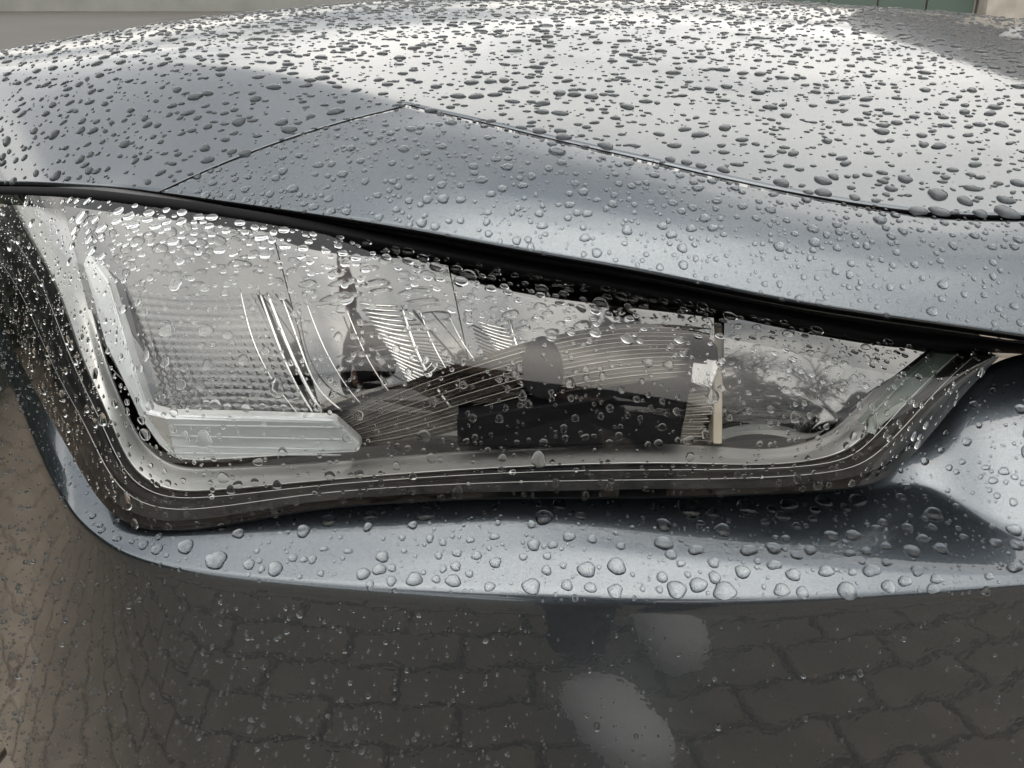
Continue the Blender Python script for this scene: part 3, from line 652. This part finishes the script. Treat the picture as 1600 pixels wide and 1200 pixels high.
Z2 = "140 472 30,33 580 16,85 668 15,95 705 17,197 573 16,223 600 18,180 640 16,228 743 17,265 625 12,315 638 17,445 547 18,525 550 15,580 588 20,503 634 16,470 706 17,498 733 18,560 714 17,627 712 17,602 682 19,530 660 15,640 628 17,720 645 17,697 588 16,808 655 20,816 607 16,858 688 14,940 715 20,835 770 20,532 775 18,1015 703 16,1150 687 24,1222 722 18,1445 735 18,1275 718 14,1500 772 16,1570 770 18,1075 765 14,945 757 20,1015 775 14,470 600 14,365 510 18,145 640 10,235 668 16,175 682 13,15 752 16,265 790 18,920 625 18,1210 690 12,85 410 25,160 428 28,293 457 28,495 498 20,545 508 20,590 518 20,660 530 22,842 572 28,970 565 28,972 603 28,1070 618 20,1005 552 20,1268 660 30,1335 662 32,1463 668 26,1545 665 40,1228 560 26,1415 628 28,1330 608 36,1580 572 25"
nbig = 0
for Zs, ox, oy, sc_ in ((Z5, 950, 420, .45), (Z6, 0, 780, .5), (Z7, 800, 780, .5), (Z1, 0, 0, .5), (Z2, 800, 0, .5)):
    for it in Zs.split(','):
        x, y, r_ = map(float, it.split()); px, py, rp = ox + x * sc_, oy + y * sc_, r_ * sc_ * .94
        h = hit(px, py)
        if h is None: continue
        dep = proj(np.array(h[0]))[2]; rw = rp * dep / F
        if not free(h[0], rw * .75): continue
        s_ = h[2]
        put(h[0], h[1], rw, random.uniform(.78, 1.0), random.uniform(0, 6.28), s_, px, py, rp, True); nbig += 1
def sprinkle(surf, n, rfun, dens, stretch=(1, 1.3), jr=None, vr=None):
    G, kp = SURF[surf]; nrm = oriented(G)
    p00, p10, p01 = G[:-1, :-1], G[:-1, 1:], G[1:, :-1]
    ar = np.linalg.norm(np.cross(p10 - p00, p01 - p00), axis=-1)
    if kp is not None: ar = ar * kp
    c = (G[:-1, :-1] + G[1:, 1:]) / 2; pj = proj(c); fc = np.einsum('jik,jik->ji', nrm[:-1, :-1], np.array([0, 0, CZ]) - c)
    ar = ar * (pj[..., 0] > -40) * (pj[..., 0] < 1640) * (pj[..., 1] > -30) * (pj[..., 1] < 1230) * (fc > 0)
    if vr: mk = np.zeros_like(ar); mk[vr[0]:vr[1]] = 1; ar = ar * mk
    ar = ar * dens(pj[..., 0], pj[..., 1]); pr_ = ar.ravel() / ar.sum()
    idx = rng.choice(ar.size, n, p=pr_); rad = np.sort(rfun(n))[::-1]; u, v = rng.random(n), rng.random(n)
    for k in range(n):
        j, i = divmod(int(idx[k]), ar.shape[1])
        p = G[j, i] * (1 - u[k]) * (1 - v[k]) + G[j, i + 1] * u[k] * (1 - v[k]) + G[j + 1, i] * (1 - u[k]) * v[k] + G[j + 1, i + 1] * u[k] * v[k]
        r_ = float(rad[k])
        if not free(p, r_): continue
        q = proj(p); put(p, nrm[j, i], r_, random.uniform(*stretch), None, surf, q[0], q[1], r_ * F / q[2], False)
one = lambda x, y: np.ones_like(x)
ln = lambda med, sg, lo, hi: (lambda n: np.clip(np.exp(rng.normal(math.log(med), sg, n)), lo, hi))
sprinkle('bonnet', 15000, ln(.0019, .46, .0008, .0050), one, (1, 1.9))
sprinkle('bonnet', 5200, ln(.0008, .35, .0004, .0016), one, (1, 1.3))
sprinkle('panel', 480, ln(.0018, .3, .001, .0034), one)
sprinkle('panel', 1500, ln(.0008, .4, .0004, .0018), one)
LED = 48
sprinkle('bumper', 130, ln(.0022, .35, .001, .004), lambda x, y: (x > 150) * 1., (1, 1.3), vr=(3, LED))
sprinkle('bumper', 1300, ln(.0007, .4, .0004, .0016), one, (1, 1.2), vr=(2, LED))
sprinkle('bumper', 1700, ln(.00072, .4, .0003, .0016), lambda x, y: np.exp(-((x - 420) / 420) ** 2) * (.4 + .6 * (y > 900)) + .3, (1.05, 1.5), vr=(LED + 3, 200))
sprinkle('bumper', 260, ln(.0013, .3, .0009, .0026), lambda x, y: np.exp(-((x - 400) / 250) ** 2) * (y > 900) + .15, (1.1, 1.5), vr=(LED + 4, 200))
sprinkle('lens', 330, ln(.0026, .3, .0014, .0048), lambda x, y: (y < 470 - (900 - x) * .12) * 1. * (x > 100) + .05, (1, 1.35))
sprinkle('lens', 1500, ln(.00135, .38, .0006, .0030), lambda x, y: .35 + .65 * (x > 150), (1, 1.2))
sprinkle('lens', 1500, ln(.0006, .35, .00035, .0011), one, (1, 1.2))
sprinkle('lens', 500, ln(.0008, .3, .0005, .0013), lambda x, y: (x < 170) * 1., (1.1, 1.6))

TMP = {}
def frame(n, rz):
    n = Vector(n).normalized(); dn = Vector((0, 0, -1)); dn = (dn - n * dn.dot(n))
    if dn.length < .05: dn = Vector((0, -1, 0)) - n * -n.y
    dn.normalize(); b_ = n.cross(dn)                     # b_: sideways, dn: downhill
    return np.array([b_, -dn, n])
small = {'V': [], 'T': [], 'c': 0}; individuals = []
order_ = sorted(range(len(drops)), key=lambda i: -(drops[i][8] + (100 if drops[i][9] else 0)))
indiv = set(order_[:300])
meshes = {}
for i, (p, n, r_, s_, rz, surf, px, py, rp, big) in enumerate(drops):
    fr_ = frame(n, rz); vert = abs(n[2]) < .5
    hgt = {'bonnet': .30, 'panel': .46, 'lens': .45, 'bumper': 1.1 if vert else .46}[surf] * random.uniform(.88, 1.1)
    tail = .35 if vert and surf == 'bumper' else (.15 if vert else .1)
    ns, nr = (26, 8) if i in indiv else ((14, 5) if rp > 4 else (9, 3))
    kk = (ns, random.randrange(8))
    if kk not in TMP: TMP[kk] = template(ns, nr, 1, kk[1] * 7 + ns, .115 if ns > 9 else .08, True)
    V, Tn = TMP[kk]; V = V.copy()
    wide = .92 if surf == 'bonnet' else 1.0
    if surf == 'bonnet':                                 # blown sideways into streaks
        a = random.gauss(.1, .35); ca_, sa_ = math.cos(a), math.sin(a); L_ = V[:, :2] * [s_ ** .5, s_ ** -.5]; V[:, 0] = L_[:, 0] * ca_ - L_[:, 1] * sa_; V[:, 1] = L_[:, 0] * sa_ + L_[:, 1] * ca_
    else:
        V[:, 0] /= s_ ** .5; V[:, 1] *= s_ ** .5; V[:, 0] *= 1 - tail * .5 * V[:, 1]; V[:, 2] *= 1 - tail * V[:, 1]
    V[:, 2] *= hgt
    sink = {'lens': .00008, 'bonnet': .00006}.get(surf, -.05 * r_)
    if surf in ('panel', 'bumper'): Tn = Tn[:-ns]          # open foot: the water stands directly on the paint
    und = np.zeros(len(Tn), np.int32)
    if surf == 'bonnet': und[-ns:] = 1                     # wetted paint under the drop
    W = (V * r_) @ fr_ + n * sink
    if i in indiv:
        me = fast_mesh('raindrop', W, Tn, und); o = link(bpy.data.objects.new('raindrop', me)); o.location = p
        individuals.append((o, surf, px, py, rp))
    else:
        small['V'].append(W + p); small['T'].append(Tn + small['c']); small.setdefault('U', []).append(und); small['c'] += len(W)
o = link(bpy.data.objects.new('fine_raindrops', fast_mesh('fine_raindrops', np.concatenate(small['V']), np.concatenate(small['T']), np.concatenate(small['U']))))
tag(o, 'countless smaller raindrops scattered over paint and headlight cover', 'raindrops', kind='stuff')
# labels: place on the car first, then rank by size inside that place
def place(surf, px, py):
    if surf == 'bumper':
        if px < 200: return 'narrow strip left of the headlight', 'ledge'
        if px > 1380 and py < 790 + (px - 1400) * .3: return 'bright facet right of the headlight tip', 'ledge'
        names = ('ledge under the light guide', 'ledge under the left reflector', 'ledge below the headlight centre', 'ledge right of the headlight centre', 'ledge under the pointed lamp end', 'ledge near the right picture edge')
        k = min(int((px - 200) / 233), 5); half = 'lip side' if py > 875 else 'lamp side'
        return half + ' of the ' + names[k], 'ledge'
    if surf == 'panel':
        names = ('left corner', 'left third', 'left middle', 'middle', 'right middle', 'right third', 'right end')
        k = min(int((px - 250) / 193), 6); ymid = (np.interp(px, [a[0] for a in A], [a[1] for a in A]) + np.interp(px, [a[0] for a in C], [a[1] for a in C])) / 2
        return ('upper ' if py < ymid else 'lower ') + names[k] + ' of the strip panel', 'panel'
    if surf == 'bonnet': return 'bonnet edge ' + ('above the strip panel middle' if px < 1200 else 'by the wide shut line'), 'bonnet'
    return ('upper left of' if px < 700 else 'upper right of') + ' the headlight cover', 'lens'
ordn = ('largest', 'second largest', 'third largest', 'fourth largest', 'fifth largest', 'sixth largest', 'seventh largest', 'eighth largest', 'ninth largest', 'tenth largest') + tuple('%dth largest' % k for k in range(11, 60))
bypl = {}
for it in individuals: bypl.setdefault(place(*it[1:4]), []).append(it)
for (pl, gsurf), its in bypl.items():
    its.sort(key=lambda q: -q[4])
    for k, it in enumerate(its): tag(it[0], '%s raindrop on the %s' % (ordn[k], pl), 'raindrop', 'large raindrops on the ' + {'ledge': 'bumper ledge', 'panel': 'strip panel', 'bonnet': 'bonnet', 'lens': 'headlight cover'}[gsurf])
print('DROPS', len(drops), nbig, len(individuals), {k[0]: len(v) for k, v in bypl.items()})
